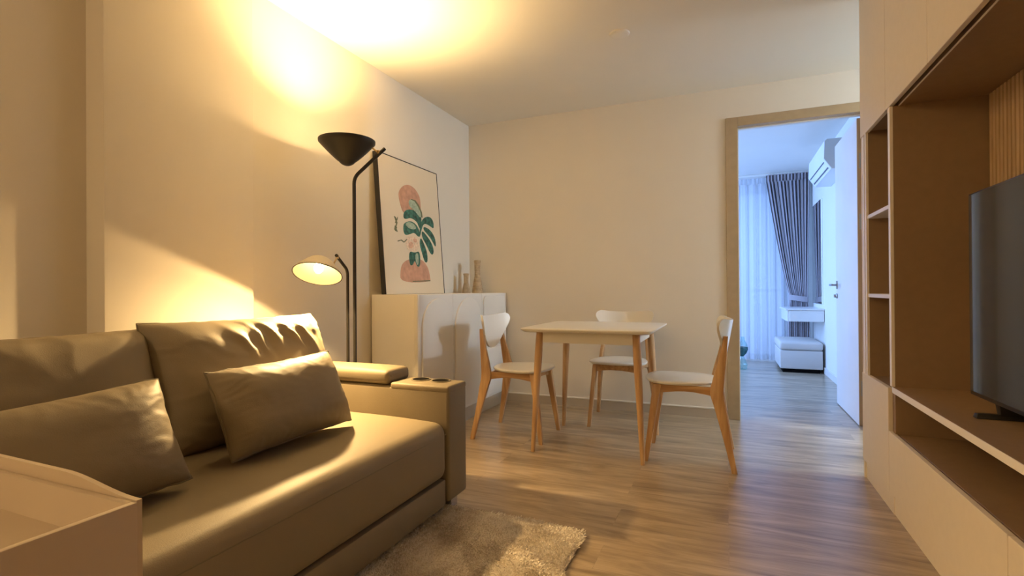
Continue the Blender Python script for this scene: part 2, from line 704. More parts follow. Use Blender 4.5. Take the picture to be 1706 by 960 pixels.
sh = thing('shelf_cabinet', 'narrow beige cabinet with open brown shelves, next to the bedroom door', 'cabinet', (.87, 2.98, 0))
Y0, Y1 = 2.727, 3.215
b = new()
box(b, CX + .02, CB + .07, Y0, Y1, .095, .55)
box(b, CX + .02, CB + .07, Y0, Y1, 1.80, H - .002)
box(b, CB + .04, CB + .07, Y0, Y1, .55, 1.80)
box(b, CX + .012, CB + .07, Y0, Y0 + .012, .55, 1.8)
box(b, CX + .012, CB + .04, Y1 - .10, Y1 - .012, .55, 1.8, .001, 1)
obj('carcass', b, M['cabinner'], sh)
b = new()
box(b, CX + .012, CB + .06, Y0, Y1 - .012, 0, .095)
obj('toe_kick', b, M['cabinet'], sh)
b = new()
box(b, CX + .003, CB + .07, Y1 - .012, Y1 + .006, 0, H - .002, .001, 1)
obj('side_panel', b, M['cabinet'], sh)
b = new()
box(b, CX + .001, CX + .0125, Y1 - .10, Y1 - .08, .553, 1.8, .001, 1)
box(b, CX + .004, CX + .0125, Y1 - .045, Y1 - .012, .553, 1.8, .001, 1)
obj('panel_edging', b, M['cabedge'], sh)
for z in (.957, 1.357):
    b = new()
    box(b, CX + .006, CB + .04, Y0 + .012, Y1 - .10, z - .006, z + .012, .001, 1)
    obj('shelf', b, M['cabedge'], sh)
b = new()
box(b, CX, CX + .018, 2.7515, Y1 + .006, .095, .553, .0012, 1)
obj('lower_door', b, M['cabinet'], sh)
b = new()
box(b, CX, CX + .018, 2.7585, Y1 + .006, 1.792, H - .004, .0012, 1)
obj('upper_door', b, M['cabinet'], sh)

# ------------------------------------------------------------------ television
TX, TY0, TY1, TZ0, TZ1 = .80, 1.09, 2.325, .617, 1.332
tv = thing('television', 'large black flat television standing in the niche of the beige media wall', 'television', (.86, 1.7, .567))
b = new()
box(b, TX + .002, TX + .012, TY0, TY1, TZ0, TZ1, .003, 2)
box(b, TX + .012, TX + .03, TY0 + .03, TY1 - .03, TZ0 + .02, TZ1 - .04, .006, 2)
box(b, TX + .028, TX + .065, TY0 + .2, TY1 - .2, TZ0 + .02, TZ0 + .38, .012, 2)
obj('housing', b, M['tvframe'], tv)
b = new()
box(b, TX, TX + .003, TY0 + .006, TY1 - .006, TZ0 + .014, TZ1 - .006, .0006, 1)
obj('screen', b, M['tv'], tv)
for yy in (2.15, 1.265):
    b = new()
    hexa(b, [(.752, yy - .016, .5675), (.752, yy + .016, .5675), (.96, yy + .016, .5675), (.96, yy - .016, .5675)],
         [(.756, yy - .011, .583), (.756, yy + .011, .583), (.955, yy + .011, .586), (.955, yy - .011, .586)], .002)
    hexa(b, [(.815, yy - .012, .58), (.815, yy + .012, .58), (.875, yy + .012, .58), (.875, yy - .012, .58)],
         [(.808, yy - .02, .64), (.808, yy + .02, .64), (.84, yy + .02, .64), (.84, yy - .02, .64)], .002)
    obj('foot', b, M['black'], tv)


# ------------------------------------------------------------------ sofa
def cushion(W, Hh, T, nu, nv, power, bexp, pinch, fn, mtx, seam_z=0):
    """closed cushion: front and back shells meeting at a seam round the rim.
    local x = width, y = height, z = thickness (front positive)"""
    t = bmesh.new()
    rows = {}
    for side in (1, -1):
        for i in range(nu + 1):
            for j in range(nv + 1):
                # cluster the samples at the rim
                a = math.sin((i / nu * 2 - 1) * PI / 2)
                c = math.sin((j / nv * 2 - 1) * PI / 2)
                a = .5 * a + .5 * (i / nu * 2 - 1)
                c = .5 * c + .5 * (j / nv * 2 - 1)
                rim = i in (0, nu) or j in (0, nv)
                if side < 0 and rim:
                    rows[side, i, j] = rows[1, i, j]
                    continue
                x = W / 2 * a * (1 - pinch * math.cos(c * PI / 2))
                y = Hh / 2 * c * (1 - pinch * 1.2 * math.cos(a * PI / 2))
                h = max(0, (1 - abs(a) ** power) * (1 - abs(c) ** power)) ** bexp
                z = T / 2 * h * side
                d = fn(a, c, side)
                z += d * min(1, h * 1.6) * side
                dx, dy = 0, 0
                if rim:
                    k = noise.noise(Vector((x * 22, y * 22, 3.1))) * .004
                    dx, dy = k, k
                    z += noise.noise(Vector((x * 16, y * 16, 7.7))) * .004
                rows[side, i, j] = t.verts.new((x + dx, y + dy, z))
    for side in (1, -1):
        for i in range(nu):
            for j in range(nv):
                q = [rows[side, i, j], rows[side, i + 1, j], rows[side, i + 1, j + 1], rows[side, i, j + 1]]
                if side < 0:
                    q = q[::-1]
                t.faces.new(q)
    rim = [rows[1, i, 0].co.copy() for i in range(nu + 1)] + [rows[1, nu, j].co.copy() for j in range(1, nv + 1)] \
        + [rows[1, i, nv].co.copy() for i in range(nu - 1, -1, -1)] + [rows[1, 0, j].co.copy() for j in range(nv - 1, 0, -1)]
    t.transform(mtx)
    return t, [mtx @ p for p in rim]


def frame_mtx(origin, xdir, ydir):
    x = Vector(xdir).normalized()
    y = Vector(ydir)
    y = (y - x * y.dot(x)).normalized()
    z = x.cross(y)
    return Matrix(((x.x, y.x, z.x, origin[0]), (x.y, y.y, z.y, origin[1]), (x.z, y.z, z.z, origin[2]), (0, 0, 0, 1)))


def ridge(a, c, s, ang, seed, warp=.35):
    x = a * math.cos(ang) + c * math.sin(ang)
    y = -a * math.sin(ang) + c * math.cos(ang)
    n = noise.noise(Vector((x * s + warp * noise.noise(Vector((a * 3, c * 3, seed))) * 3, y * s * .22, seed)))
    return 1 - abs(n) * 2.2


SX1 = -1.13
sofa = thing('sofa', 'two-seat taupe leather sofa with wide box arms, along the left wall', 'sofa', (-1.63, 1.16, 0))
AY0, AY1 = 1.962, 2.128
NY0, NY1 = .20, .366
# base
b = new()
box(b, -2.12, -1.142, NY1 + .004, AY0 - .006, .055, .172, .008, 2)
obj('base', b, M['leather'], sofa)
b = new()
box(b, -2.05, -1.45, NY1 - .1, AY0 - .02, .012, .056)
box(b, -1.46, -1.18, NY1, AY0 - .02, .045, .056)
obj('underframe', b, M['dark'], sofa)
# seat: long rounded bench
t = new()
box(t, -1.93, SX1, NY1 + .004, AY0 - .003, .176, .432, .05, 6)
bmesh.ops.subdivide_edges(t, edges=[e for e in t.edges if e.calc_length() > .3], cuts=14, use_grid_fill=True)
for v in t.verts:
    uy = (v.co.y - (NY1 + AY0) / 2) / ((AY0 - NY1) / 2)
    ux = (v.co.x + 1.53) / .4
    if v.co.z > .33:
        f = max(0, 1 - ux * ux)
        g = max(0, 1 - uy ** 4)
        v.co.z += .010 * f * g - .018 * max(0, ux - .3) ** 2 + .002 * noise.noise(v.co * 5)
    if v.co.x > -1.2:
        v.co.x += .006 * max(0, 1 - uy ** 6) * max(0, 1 - ((v.co.z - .29) / .12) ** 2)
seat = obj('seat_cushion', t, M['leather'], sofa, angle=60)
b = new()
tube(b, [(-1.1335 + .0055 * max(0, 1 - k ** 6), (NY1 + AY0) / 2 + k * .78, .372) for k in [i / 20 * 2 - 1 for i in range(21)]], .0022, 8)
obj('seam', b, M['stitch'], seat)
# backrest frame
b = new()
box(b, -2.15, -1.97, NY0 + .01, AY1 - .01, .06, .70, .03, 3)
obj('backrest_frame', b, M['leather'], sofa)


def arm(y0, y1, far):
    b = new()
    box(b, -2.14, SX1, y0, y1, .066, .560, .014, 3)
    a = obj('armrest', b, M['leather'], sofa)
    # raised cup panel at the front of the arm
    t = new()
    box(t, -1.44, SX1 - .0005, y0 - .001, y1 + .001, .545, .576, .010, 3)
    cut = []
    pnl = obj('cup_panel', t, M['leather'], sofa)
    for cx in (-1.345, -1.238):
        c = new()
        prof = [(.040, .5795), (.046, .5795), (.047, .5775), (.046, .5765), (.040, .5765), (.040, .5795)]
        lathe(c, prof, 40, Matrix.Translation((cx, (y0 + y1) / 2 + .03 * far, 0)))
        obj('cup_rim', c, M['stitch'], pnl)
        c = new()
        lathe(c, [(0, .5775), (.0405, .5775), (.0405, .5785), (0, .5785)], 40, Matrix.Translation((cx, (y0 + y1) / 2 + .03 * far, 0)))
        obj('cup_shade', c, M['dark'], pnl)  # black disc on the panel, painting the shade of an open cup hole
    # padded lid behind the cups
    t = new()
    box(t, -2.02, -1.45, y0 - .004, y1 + .012, .563, .628, .022, 5)
    bmesh.ops.subdivide_edges(t, edges=[e for e in t.edges if e.calc_length() > .08], cuts=10, use_grid_fill=True)
    for v in t.verts:
        if v.co.z > .6:
            v.co.z += .010 * max(0, 1 - ((v.co.x + 1.735) / .285) ** 4) * max(0, 1 - ((v.co.y - (y0 + y1) / 2) / .09) ** 2)
    pad = obj('arm_pad', t, M['leather'], sofa, angle=60)
    c = new()
    tube(c, [(-2.0, y0 + .012, .626), (-1.5, y0 + .012, .626), (-1.462, y0 + .016, .618), (-1.4485, y0 + .02, .60)], .002, 8)
    obj('seam', c, M['stitch'], pad)
    c = new()
    box(c, -1.25, -1.165, y0 + (.078 if far else .012), y1 - .03, 0.001, .066, .003, 1)
    obj('foot', c, M['chrome'], sofa)
    c = new()
    box(c, -2.1, -2.03, y0 + .04, y1 - .04, 0.001, .066, .002, 1)
    obj('foot', c, M['chrome'], sofa)


arm(AY0, AY1, 1)
arm(NY0, NY1, 0)


# back cushions (parts of the sofa)
def fn_left(a, c, side):
    e = max(0, (c - .35) / .65)
    r = ridge(a, c, 5.5, .25, 1.3)
    return .006 * e * (r - .5) + .006 * noise.noise(Vector((a * 2, c * 2, 4))) + .012 * math.exp(-((c - .1) / .5) ** 2)


def fn_right(a, c, side):
    band = math.exp(-((c - .60) / .27) ** 2) * (1 / (1 + math.exp(-(a + .42) * 9))) * (1 / (1 + math.exp((a - .72) * 14)))
    xf = a - .34 * (1 - c) + .10 * noise.noise(Vector((a * 2.5, c * 1.5, 3)))
    r = (.5 + .5 * math.cos(2 * PI * xf * 4.6)) ** 1.6 * (.75 + .9 * noise.noise(Vector((xf * 5, c * 2.0, 6)))) + .25 * noise.noise(Vector((xf * 18, c * 4, 2)))
    edge = max(0, (abs(a) - .8) / .2)
    r2_ = ridge(a, c, 3.0, 1.2, 2.2)
    return .020 * band * (r - .35) + .006 * edge * (ridge(a, c, 7, 1.57, 5) - .5) + .007 * (r2_ - .5) + .02 * math.exp(-((c + .2) / .6) ** 2)


def back_cushion(yc, W, Hh, T, fn, tilt, zc, xc, pinch, power, bexp, roll=0):
    # faces +X: local x runs along +Y, local y up and leaning back
    m = frame_mtx((xc, yc, zc), (0, 1, 0), (-math.sin(tilt), 0, math.cos(tilt)))
    m = m @ Matrix.Rotation(roll, 4, 'Z')
    t, rim = cushion(W, Hh, T, 110, 70, power, bexp, pinch, fn, m)
    c = obj('back_cushion', t, M['leather'], sofa, angle=180)
    s = new()
    tube(s, rim + [rim[0], rim[1]], .0035, 8, cap=False)
    obj('piping', s, M['leather'], c)
    return c


back_cushion(.755, .79, .46, .24, fn_left, .20, .642, -1.86, .012, 7, .44)
back_cushion(1.505, .79, .485, .27, fn_right, .24, .655, -1.80, .030, 4.5, .52, .0)


# ------------------------------------------------------------------ scatter cushions
def pillow_fn(seed):
    def f(a, c, side):
        d = 1 - max(abs(a), abs(c))
        e = math.exp(-d / .22)
        g = noise.noise(Vector((a * 9, c * 9, seed)))
        ang = 0 if abs(c) > abs(a) else 1.57
        r = ridge(a, c, 6.5, ang + .25, seed)
        return .006 * e * (r - .5) + .001 * g + .005 * noise.noise(Vector((a * 2.2, c * 2.2, seed + 5)))
    return f


def scatter(label, p_mid, xdir, ydir, W, Hh, T, seed):
    m = frame_mtx(p_mid, xdir, ydir)
    root = thing('throw_pillow', label, 'pillow', p_mid, 'taupe leather throw pillows on the sofa')
    t, rim = cushion(W, Hh, T, 90, 60, 3.4, .60, .040, pillow_fn(seed), m)
    c = obj('pillow_cover', t, M['leather'], root, angle=180)
    s = new()
    tube(s, rim + [rim[0], rim[1]], .003, 8, cap=False)
    obj('piping', s, M['stitch'], c)
    return root


scatter('taupe leather throw pillow leaning against the right back cushion of the sofa',
        (-1.510, 1.425, .600), (.02, 1, .02), (-.42, 0, .95), .55, .305, .19, 2.0)
scatter('taupe leather throw pillow at the left end of the sofa, behind the cream tray table',
        (-1.50, .69, .592), (.06, 1, .05), (-.45, .0, .9), .60, .31, .20, 9.0)

# ------------------------------------------------------------------ rug
RX0, RX1, RY0, RY1 = -1.22, -.535, .50, 2.035
rug = thing('rug', 'shaggy light brown rug on the floor in front of the sofa', 'rug', ((RX0 + RX1) / 2, (RY0 + RY1) / 2, 0))
b = new()
box(b, RX0, RX1, RY0, RY1, .001, .010, .003, 2)
obj('backing', b, M['rug'], rug)


def rug_pile():
    rs = np.random.RandomState(3)
    n = 120000
    x = rs.uniform(-1.215, RX1 - .002, n)
    y = rs.uniform(.5, RY1 - .002, n)
    # tufts lean in slowly varying directions
    f = np.sin(x * 9 + 2 * np.sin(y * 7)) + np.sin(y * 13 + x * 5)
    ang = f * 1.6 + rs.normal(0, .8, n)
    under = (x < -1.13)
    hgt = rs.uniform(.012, .024, n)
    lean = rs.uniform(.008, .020, n)
    wd = rs.uniform(.0009, .0018, n)
    dx, dy = np.cos(ang), np.sin(ang)
    px, py = -dy, dx
    z0 = .006
    P = np.empty((n, 4, 3), dtype=np.float32)
    P[:, 0] = np.stack([x - px * wd, y - py * wd, np.full(n, z0)], 1)
    P[:, 1] = np.stack([x + px * wd, y + py * wd, np.full(n, z0)], 1)
    P[:, 2] = np.stack([x + dx * lean * .6 + px * wd * .8, y + dy * lean * .6 + py * wd * .8, z0 + hgt * .75], 1)
    P[:, 3] = np.stack([x + dx * lean * 1.2, y + dy * lean * 1.2, z0 + hgt * .92], 1)
    me = bpy.data.meshes.new('pile')
    P -= np.array(wpos(rug), dtype=np.float32)
    me.from_pydata(P.reshape(-1, 3).tolist(), [], (np.arange(n * 4).reshape(n, 4)).tolist())
    m = bpy.data.materials.new('rug_pile')
    m.use_nodes = True
    nt = m.node_tree
    bs = nt.nodes['Principled BSDF']
    bs.inputs['Roughness'].default_value = .7
    bs.inputs['Sheen Weight'].default_value = .2
    tc = nt.nodes.new('ShaderNodeTexCoord')
    nz = nt.nodes.new('ShaderNodeTexNoise')
    nz.inputs['Scale'].default_value = 9
    nz.inputs['Detail'].default_value = 8
    nz.inputs['Roughness'].default_value = .75
    nt.links.new(tc.outputs['Object'], nz.inputs['Vector'])
    nz2 = nt.nodes.new('ShaderNodeTexNoise')
    nz2.inputs['Scale'].default_value = 160
    nz2.inputs['Detail'].default_value = 2
    nt.links.new(tc.outputs['Object'], nz2.inputs['Vector'])
    mx = nt.nodes.new('ShaderNodeMix')
    mx.data_type = 'FLOAT'
    mx.inputs['Factor'].default_value = .5
    nt.links.new(nz.outputs['Fac'], mx.inputs['A'])
    nt.links.new(nz2.outputs['Fac'], mx.inputs['B'])
    r = nt.nodes.new('ShaderNodeValToRGB')
    r.color_ramp.elements[0].position = .42
    r.color_ramp.elements[0].color = (.70, .63, .54, 1)
    r.color_ramp.elements[1].position = .56
    r.color_ramp.elements[1].color = (1.0, .96, .90, 1)
    nt.links.new(mx.outputs['Result'], r.inputs['Fac'])
    nt.links.new(r.outputs['Color'], bs.inputs['Base Color'])
    me.materials.append(m)
    o = bpy.data.objects.new('pile', me)
    o['kind'] = 'stuff'
    COL.objects.link(o)
    o.parent = rug


rug_pile()

# ------------------------------------------------------------------ white tray table
tt = thing('tray_table', 'cream side table with a sunken tray top, standing before the near end of the sofa', 'table', (-1.0, .1, 0))
TX1, TY1_, TZ = -.714, .428, .725
TX0, TY0_ = -1.10, -.25
th = .010
b = new()
box(b, TX0 + th, TX1 - th, TY0_ + th, TY1_ - th, .10, TZ - .055)
obj('body', b, M['tray'], tt)
b = new()
# tray walls
box(b, TX1 - th, TX1, TY0_, TY1_, .10, TZ, .002, 2)
box(b, TX0, TX0 + th, TY0_, TY1_, .10, TZ, .002, 2)
box(b, TX0 + th, TX1 - th, TY0_, TY0_ + th, .10, TZ, .002, 2)
box(b, TX0 + th, TX1 - th, TY1_ - th, TY1_, .10, TZ, .002, 2)
obj('tray_rim', b, M['tray'], tt)
b = new()
pts = [(TX1, .10)]
for i in range(25):
    k = i / 24
    x = TX1 - .004 - k * (TX1 - TX0 - .006)
    s = min(1, max(0, (k - .02) / .42))
    s = s * s * (3 - 2 * s)
    pts.append((x, TZ + .001 + .016 * s + .002 * k))
pts.append((TX0, .10))
prism(b, pts, lambda p, k: (p[0], TY1_ + .0005 + .007 * k, p[1]))
obj('raised_back', b, M['tray'], tt)
b = new()
box(b, TX0 + .03, TX1 - .03, TY0_ + .03, TY1_ - .03, .001, .10)
obj('plinth', b, M['tray'], tt)


# ------------------------------------------------------------------ sideboard
SB0, SB1, SBX, SBT = 2.80, 4.225, -1.84, .975
sb = thing('sideboard', 'white sideboard with arched door panels against the left wall', 'sideboard', (-2.02, 3.5, 0))
b = new()
box(b, XL + .012, SBX - .02, SB0, SB1, .10, SBT, .002, 1)
obj('body', b, M['sblit'], sb)
b = new()
box(b, SBX - .0195, SBX + .003, SB0 - .001, SB0 + .020, .10, SBT, .002, 1)
obj('front_edge', b, M['sblit'], sb)
b = new()
box(b, SBX - .0195, SBX + .003, SB1 - .012, SB1, .10, SBT, .002, 1)
obj('front_edge', b, M['sblit'], sb)
b = new()
box(b, XL + .015, SBX - .012, SB0 + .01, SB1 - .01, 0.0, .10)
obj('plinth', b, M['base'], sb)
doors_y = [SB0 + .021, 3.262, 3.742, SB1 - .013]
for i in range(2):
    y0, y1 = doors_y[i] + .0015, doors_y[i + 1] - .0015
    b = new()
    box(b, SBX - .018, SBX, y0, y1, .105, SBT - .002, .0015, 1)
    d = obj('arched_door', b, M['sbwhite'], sb)
    # raised arch panel
    yc, hw = (y0 + y1) / 2, (y1 - y0) / 2 - .022
    top = SBT - .03
    pts = [(yc - hw, .125), (yc + hw, .125), (yc + hw, top - hw)]
    pts += [(yc + hw * math.cos(a), top - hw + hw * math.sin(a)) for a in [PI * k / 40 for k in range(1, 40)]]
    pts += [(yc - hw, top - hw)]
    t = new()
    prism(t, pts, lambda p, k: (SBX - .001 + .016 * k, p[0], p[1]), .006)
    obj('arch_panel', t, M['sbwhite'], d)
y0, y1 = doors_y[2] + .0015, doors_y[3] - .0015
for z0, z1 in ((.535, SBT - .002), (.322, .532), (.105, .319)):
    b = new()
    box(b, SBX - .018, SBX, y0, y1, z0, z1, .0015, 1)
    d = obj('drawer', b, M['sbwhite'], sb)
    t = new()
    r = .05
    ya, yb, za, zb = y0 + .02, y1 - .02, z0 + .018, z1 - .02
    pts = []
    for cy, cz, a0 in ((yb - r, zb - r, 0), (ya + r, zb - r, PI / 2), (ya + r, za + r, PI), (yb - r, za + r, 1.5 * PI)):
        pts += [(cy + r * math.cos(a0 + PI / 2 * k / 8), cz + r * math.sin(a0 + PI / 2 * k / 8)) for k in range(9)]
    prism(t, pts, lambda p, k: (SBX - .001 + .012 * k, p[0], p[1]), .005)
    obj('drawer_panel', t, M['sbwhite'], d)

# ------------------------------------------------------------------ framed print
ART = {'pink': [[(3.032, 0.707), (3.044, 0.74), (3.087, 0.777), (3.137, 0.8), (3.189, 0.805), (3.245, 0.793), (3.289, 0.764), (3.313, 0.728), (3.316, 0.675), (3.307, 0.599), (3.267, 0.588), (3.201, 0.611), (3.107, 0.579), (3.066, 0.593), (3.041, 0.658)], [(2.987, 0.08), (2.997, 0.169), (3.023, 0.213), (3.073, 0.24), (3.136, 0.255), (3.229, 0.265), (3.309, 0.246), (3.365, 0.194), (3.381, 0.127), (3.384, 0.087)]], 'teal': [[(3.088, 0.596), (3.145, 0.62), (3.225, 0.624), (3.292, 0.598), (3.318, 0.574), (3.291, 0.484), (3.269, 0.502), (3.25, 0.539), (3.172, 0.562), (3.103, 0.54), (3.072, 0.549)], [(3.078, 0.512), (3.169, 0.538), (3.236, 0.518), (3.267, 0.488), (3.284, 0.43), (3.248, 0.427), (3.205, 0.455), (3.146, 0.436), (3.089, 0.422), (3.066, 0.441), (3.065, 0.475)], [(3.318, 0.567), (3.403, 0.603), (3.466, 0.593), (3.487, 0.554), (3.482, 0.511), (3.432, 0.527), (3.371, 0.54), (3.332, 0.529), (3.303, 0.485), (3.277, 0.429), (3.274, 0.482)], [(3.336, 0.516), (3.428, 0.499), (3.487, 0.449), (3.501, 0.394), (3.489, 0.363), (3.444, 0.417), (3.385, 0.46), (3.332, 0.486)], [(3.308, 0.486), (3.383, 0.439), (3.44, 0.39), (3.462, 0.336), (3.441, 0.3), (3.405, 0.312), (3.362, 0.37), (3.301, 0.432)], [(3.284, 0.43), (3.326, 0.38), (3.362, 0.316), (3.361, 0.241), (3.32, 0.235), (3.292, 0.298), (3.261, 0.375)], [(3.116, 0.312), (3.187, 0.302), (3.264, 0.322), (3.252, 0.203), (3.209, 0.199), (3.185, 0.252), (3.153, 0.206), (3.113, 0.208)]], 'sage': [[(3.152, 0.682), (3.188, 0.702), (3.244, 0.69), (3.298, 0.645), (3.315, 0.587), (3.29, 0.577), (3.225, 0.621), (3.159, 0.644)], [(3.089, 0.511), (3.157, 0.529), (3.216, 0.513), (3.236, 0.485), (3.184, 0.473), (3.118, 0.481)], [(3.19, 0.292), (3.238, 0.308), (3.232, 0.216), (3.204, 0.212)]], 'cream': [[(3.092, 0.406), (3.144, 0.422), (3.201, 0.422), (3.246, 0.413), (3.261, 0.375), (3.236, 0.327), (3.165, 0.309), (3.1, 0.321), (3.086, 0.355)]], 'blush': [[(3.109, 0.363), (3.151, 0.386), (3.183, 0.369), (3.168, 0.335), (3.122, 0.328)], [(3.176, 0.407), (3.234, 0.41), (3.224, 0.379), (3.185, 0.379)]], 'line': [[(3.188, 0.702), (3.246, 0.701), (3.289, 0.671), (3.324, 0.622), (3.329, 0.582), (3.312, 0.58), (3.307, 0.617), (3.272, 0.661), (3.233, 0.691), (3.188, 0.697)], [(2.96, 0.545), (2.981, 0.542), (2.997, 0.502), (2.978, 0.466), (2.994, 0.438), (2.979, 0.439), (2.966, 0.464), (2.982, 0.498), (2.968, 0.536)], [(3.006, 0.546), (2.987, 0.526), (2.968, 0.499), (2.978, 0.499), (2.999, 0.524)], [(2.987, 0.375), (3.032, 0.387), (3.062, 0.374), (3.1, 0.398), (3.103, 0.392), (3.062, 0.367), (3.029, 0.38), (2.988, 0.369)], [(3.14, 0.094), (3.378, 0.103), (3.377, 0.095), (3.139, 0.087)], [(2.966, 0.48), (2.989, 0.47), (2.969, 0.44), (2.957, 0.453)]]}
PY0, PY1, PL = 2.812, 3.583, .9725
pm = frame_mtx((-2.095, 0, .9765), (0, 1, 0), (-.07, 0, .97))     # local x = world y, local y up the picture, local z out
pic = thing('framed_picture', 'large black-framed print of a green leaf over pink arches, on the sideboard', 'picture', (-2.1, 3.2, .975))


def pbox(b, x0, x1, y0, y1, z0, z1, bev=0):
    t = new()
    box(t, x0, x1, y0, y1, z0, z1, bev, 1)
    t.transform(pm)
    merge(b, t)


b = new()
fwid = .006
pbox(b, PY0, PY0 + fwid, 0, PL, -.034, .003, .001)
pbox(b, PY1 - fwid, PY1, 0, PL, -.034, .003, .001)
pbox(b, PY0 + fwid, PY1 - fwid, 0, fwid, -.034, -.021, .001)
pbox(b, PY0 + fwid, PY1 - fwid, PL - fwid, PL, -.034, .003, .001)
obj('frame', b, M['black'], pic)
b = new()
pbox(b, PY0 + fwid, PY1 - fwid, .001, PL - fwid, -.02, 0)
sheet = obj('print', b, M['paper'], pic)
lay = .0003
for kind, key in (('pink', 'artpink'), ('teal', 'artteal'), ('sage', 'artsage'), ('cream', 'artcream'), ('blush', 'artblush'), ('line', 'artline')):
    for poly in ART[kind]:
        # soften the outline
        P = [Vector(p) for p in poly]
        for _ in range(0 if kind == 'line' else 2):
            Q = []
            for i in range(len(P)):
                a, c = P[i], P[(i + 1) % len(P)]
                Q += [a * .75 + c * .25, a * .25 + c * .75]
            P = Q
        t = new()
        prism(t, P, lambda p, k: (p[0], p[1], -.0002 + (lay + .0002) * k))
        t.transform(pm)
        obj('printed_shape', t, M[key], sheet, smooth=False)
        lay += .00012

# ------------------------------------------------------------------ vases
for r0, hgt, px, py, lab in ((.050, .29, -2.030, 4.045, 'tall narrow ribbed stone-coloured vase on the sideboard, the right and taller of two'),
                             (.040, .172, -2.098, 3.960, 'short ribbed stone-coloured vase on the sideboard, left of the taller one')):
    rn = r0 * .52  # neck
    prof = [(0, 0), (r0 * .96, 0)]
    N = 36
    for i in range(N + 1):
        k = i / N
        if k < .52:
            r = r0 + (rn - r0) * (k / .52) ** 1.15
        else:
            r = rn + .002 * ((k - .52) / .48)
        if k > .93:
            r += .003
        r += .0012 * math.sin(i * PI)
        r += (.0011 if i % 2 else -.0011)
        prof.append((r, .003 + k * (hgt - .006)))
    prof += [(rn - .004, hgt), (rn - .006, hgt - .03), (0, hgt - .032)]
    b = new()
    lathe(b, prof, 40, Matrix.Translation((px, py, SBT + .0005)))
    tag(obj('vase', b, M['vase'], None, angle=25), lab, 'vase', 'ribbed vases on the sideboard')

# ------------------------------------------------------------------ floor lamp with two heads
LP = Vector((-1.836, 2.195, 0))
e = Vector((.766, .643, 0))                         # along the picture plane, to the right
n_ = Vector((.643, -.766, 0))                        # towards the room
lamp = thing('floor_lamp', 'black floor lamp with upturned bowl and small lit reading shade, behind the sofa arm', 'lamp', LP)
b = new()
lathe(b, [(0, 0), (.125, 0), (.13, .006), (.13, .016), (.122, .022), (.02, .026), (0, .026)], 56, Matrix.Translation(LP))
obj('base', b, M['black'], lamp)


def bend(path, i, r=.05, n=6):
    """replace the corner i of a path by a short curve"""
    P = [Vector(p) for p in path]
    a, c, d = P[i - 1], P[i], P[i + 1]
    u, v = (a - c).normalized() * r, (d - c).normalized() * r
    arc = [(c + u) * (1 - k) ** 2 + c * 2 * k * (1 - k) + (c + v) * k * k for k in [j / n for j in range(n + 1)]]
    return P[:i] + arc + P[i + 1:]


pz = 1.609
tip = LP + e * .161 + Vector((0, 0, 1.776))
pth = bend([LP + Vector((0, 0, .02)), LP + Vector((0, 0, pz)), tip], 1, .035)
b = new()
tube(b, pth, .0095, 18)
obj('pole', b, M['black'], lamp)
L2 = LP - e * .036 + n_ * .0
pz2 = 1.110
tip2 = Vector((-1.823, 2.041, 1.182))
pth = bend([L2 + Vector((0, 0, .02)), L2 + Vector((0, 0, pz2)), tip2], 1, .03)
b = new()
tube(b, pth, .0080, 18)
obj('pole', b, M['black'], lamp)

# upturned bowl
BC = LP - e * .035 + Vector((0, 0, 0))
zr, za = 1.803, 1.668
Rr = .146
prof = [(0, za)]
for i in range(1, 9):
    a = i / 8 * .95
    prof.append((.052 * math.sin(a), za + .052 * (1 - math.cos(a)) * 1.0))
x0, z0 = prof[-1]
for i in range(1, 11):
    k = i / 10
    prof.append((x0 + (Rr - x0) * k, z0 + (zr - .012 - z0) * (k ** 1.12)))
prof.append((Rr + .001, zr))
inner = [(max(0, r - .003) if r > .004 else 0, z + .003) for r, z in prof[::-1][1:]]
b = new()
lathe(b, prof + [(Rr - .003, zr)] + inner, 72, Matrix.Translation((BC.x, BC.y, 0)))
sh1 = obj('lamp_shade', b, M['black'], lamp, angle=50)
sh1['label'] = 'large upturned black bowl shade'
b = new()
jt = LP + e * .127 + Vector((0, 0, 1.750))
tube(b, [jt, BC + e * (Rr * .86) + Vector((0, 0, 1.778))], .0045, 12)
lathe(b, [(0, -.012), (.009, -.012), (.009, .012), (0, .012)], 16, Matrix.Translation(jt))
obj('joint', b, M['brass'], lamp)
BULB1 = Vector((BC.x, BC.y, 1.770))
b = new()
lathe(b, [(0, -.03), (.012, -.03), (.014, -.01), (.024, .004), (.028, .02), (.024, .036), (.012, .045), (0, .047)], 24, Matrix.Translation(BULB1 - Vector((0, 0, .035))))
obj('bulb', b, M['bulb'], sh1)
light('torch_bulb_light', 'POINT', BULB1 + Vector((0, 0, .022)), WARM, BIG_W, shadow_soft_size=.012)
light('torch_beam_light', 'SPOT', BULB1 + Vector((0, 0, .024)), WARM, BIG_SPOT, (PI, .10, 0), shadow_soft_size=.02, spot_size=math.radians(128), spot_blend=1.0)

# small reading shade, tilted towards the sofa
SC = Vector((-1.800, 1.888, 1.081))                  # centre of the opening
axis = Vector((-.02, -.0, 1.0)).normalized()
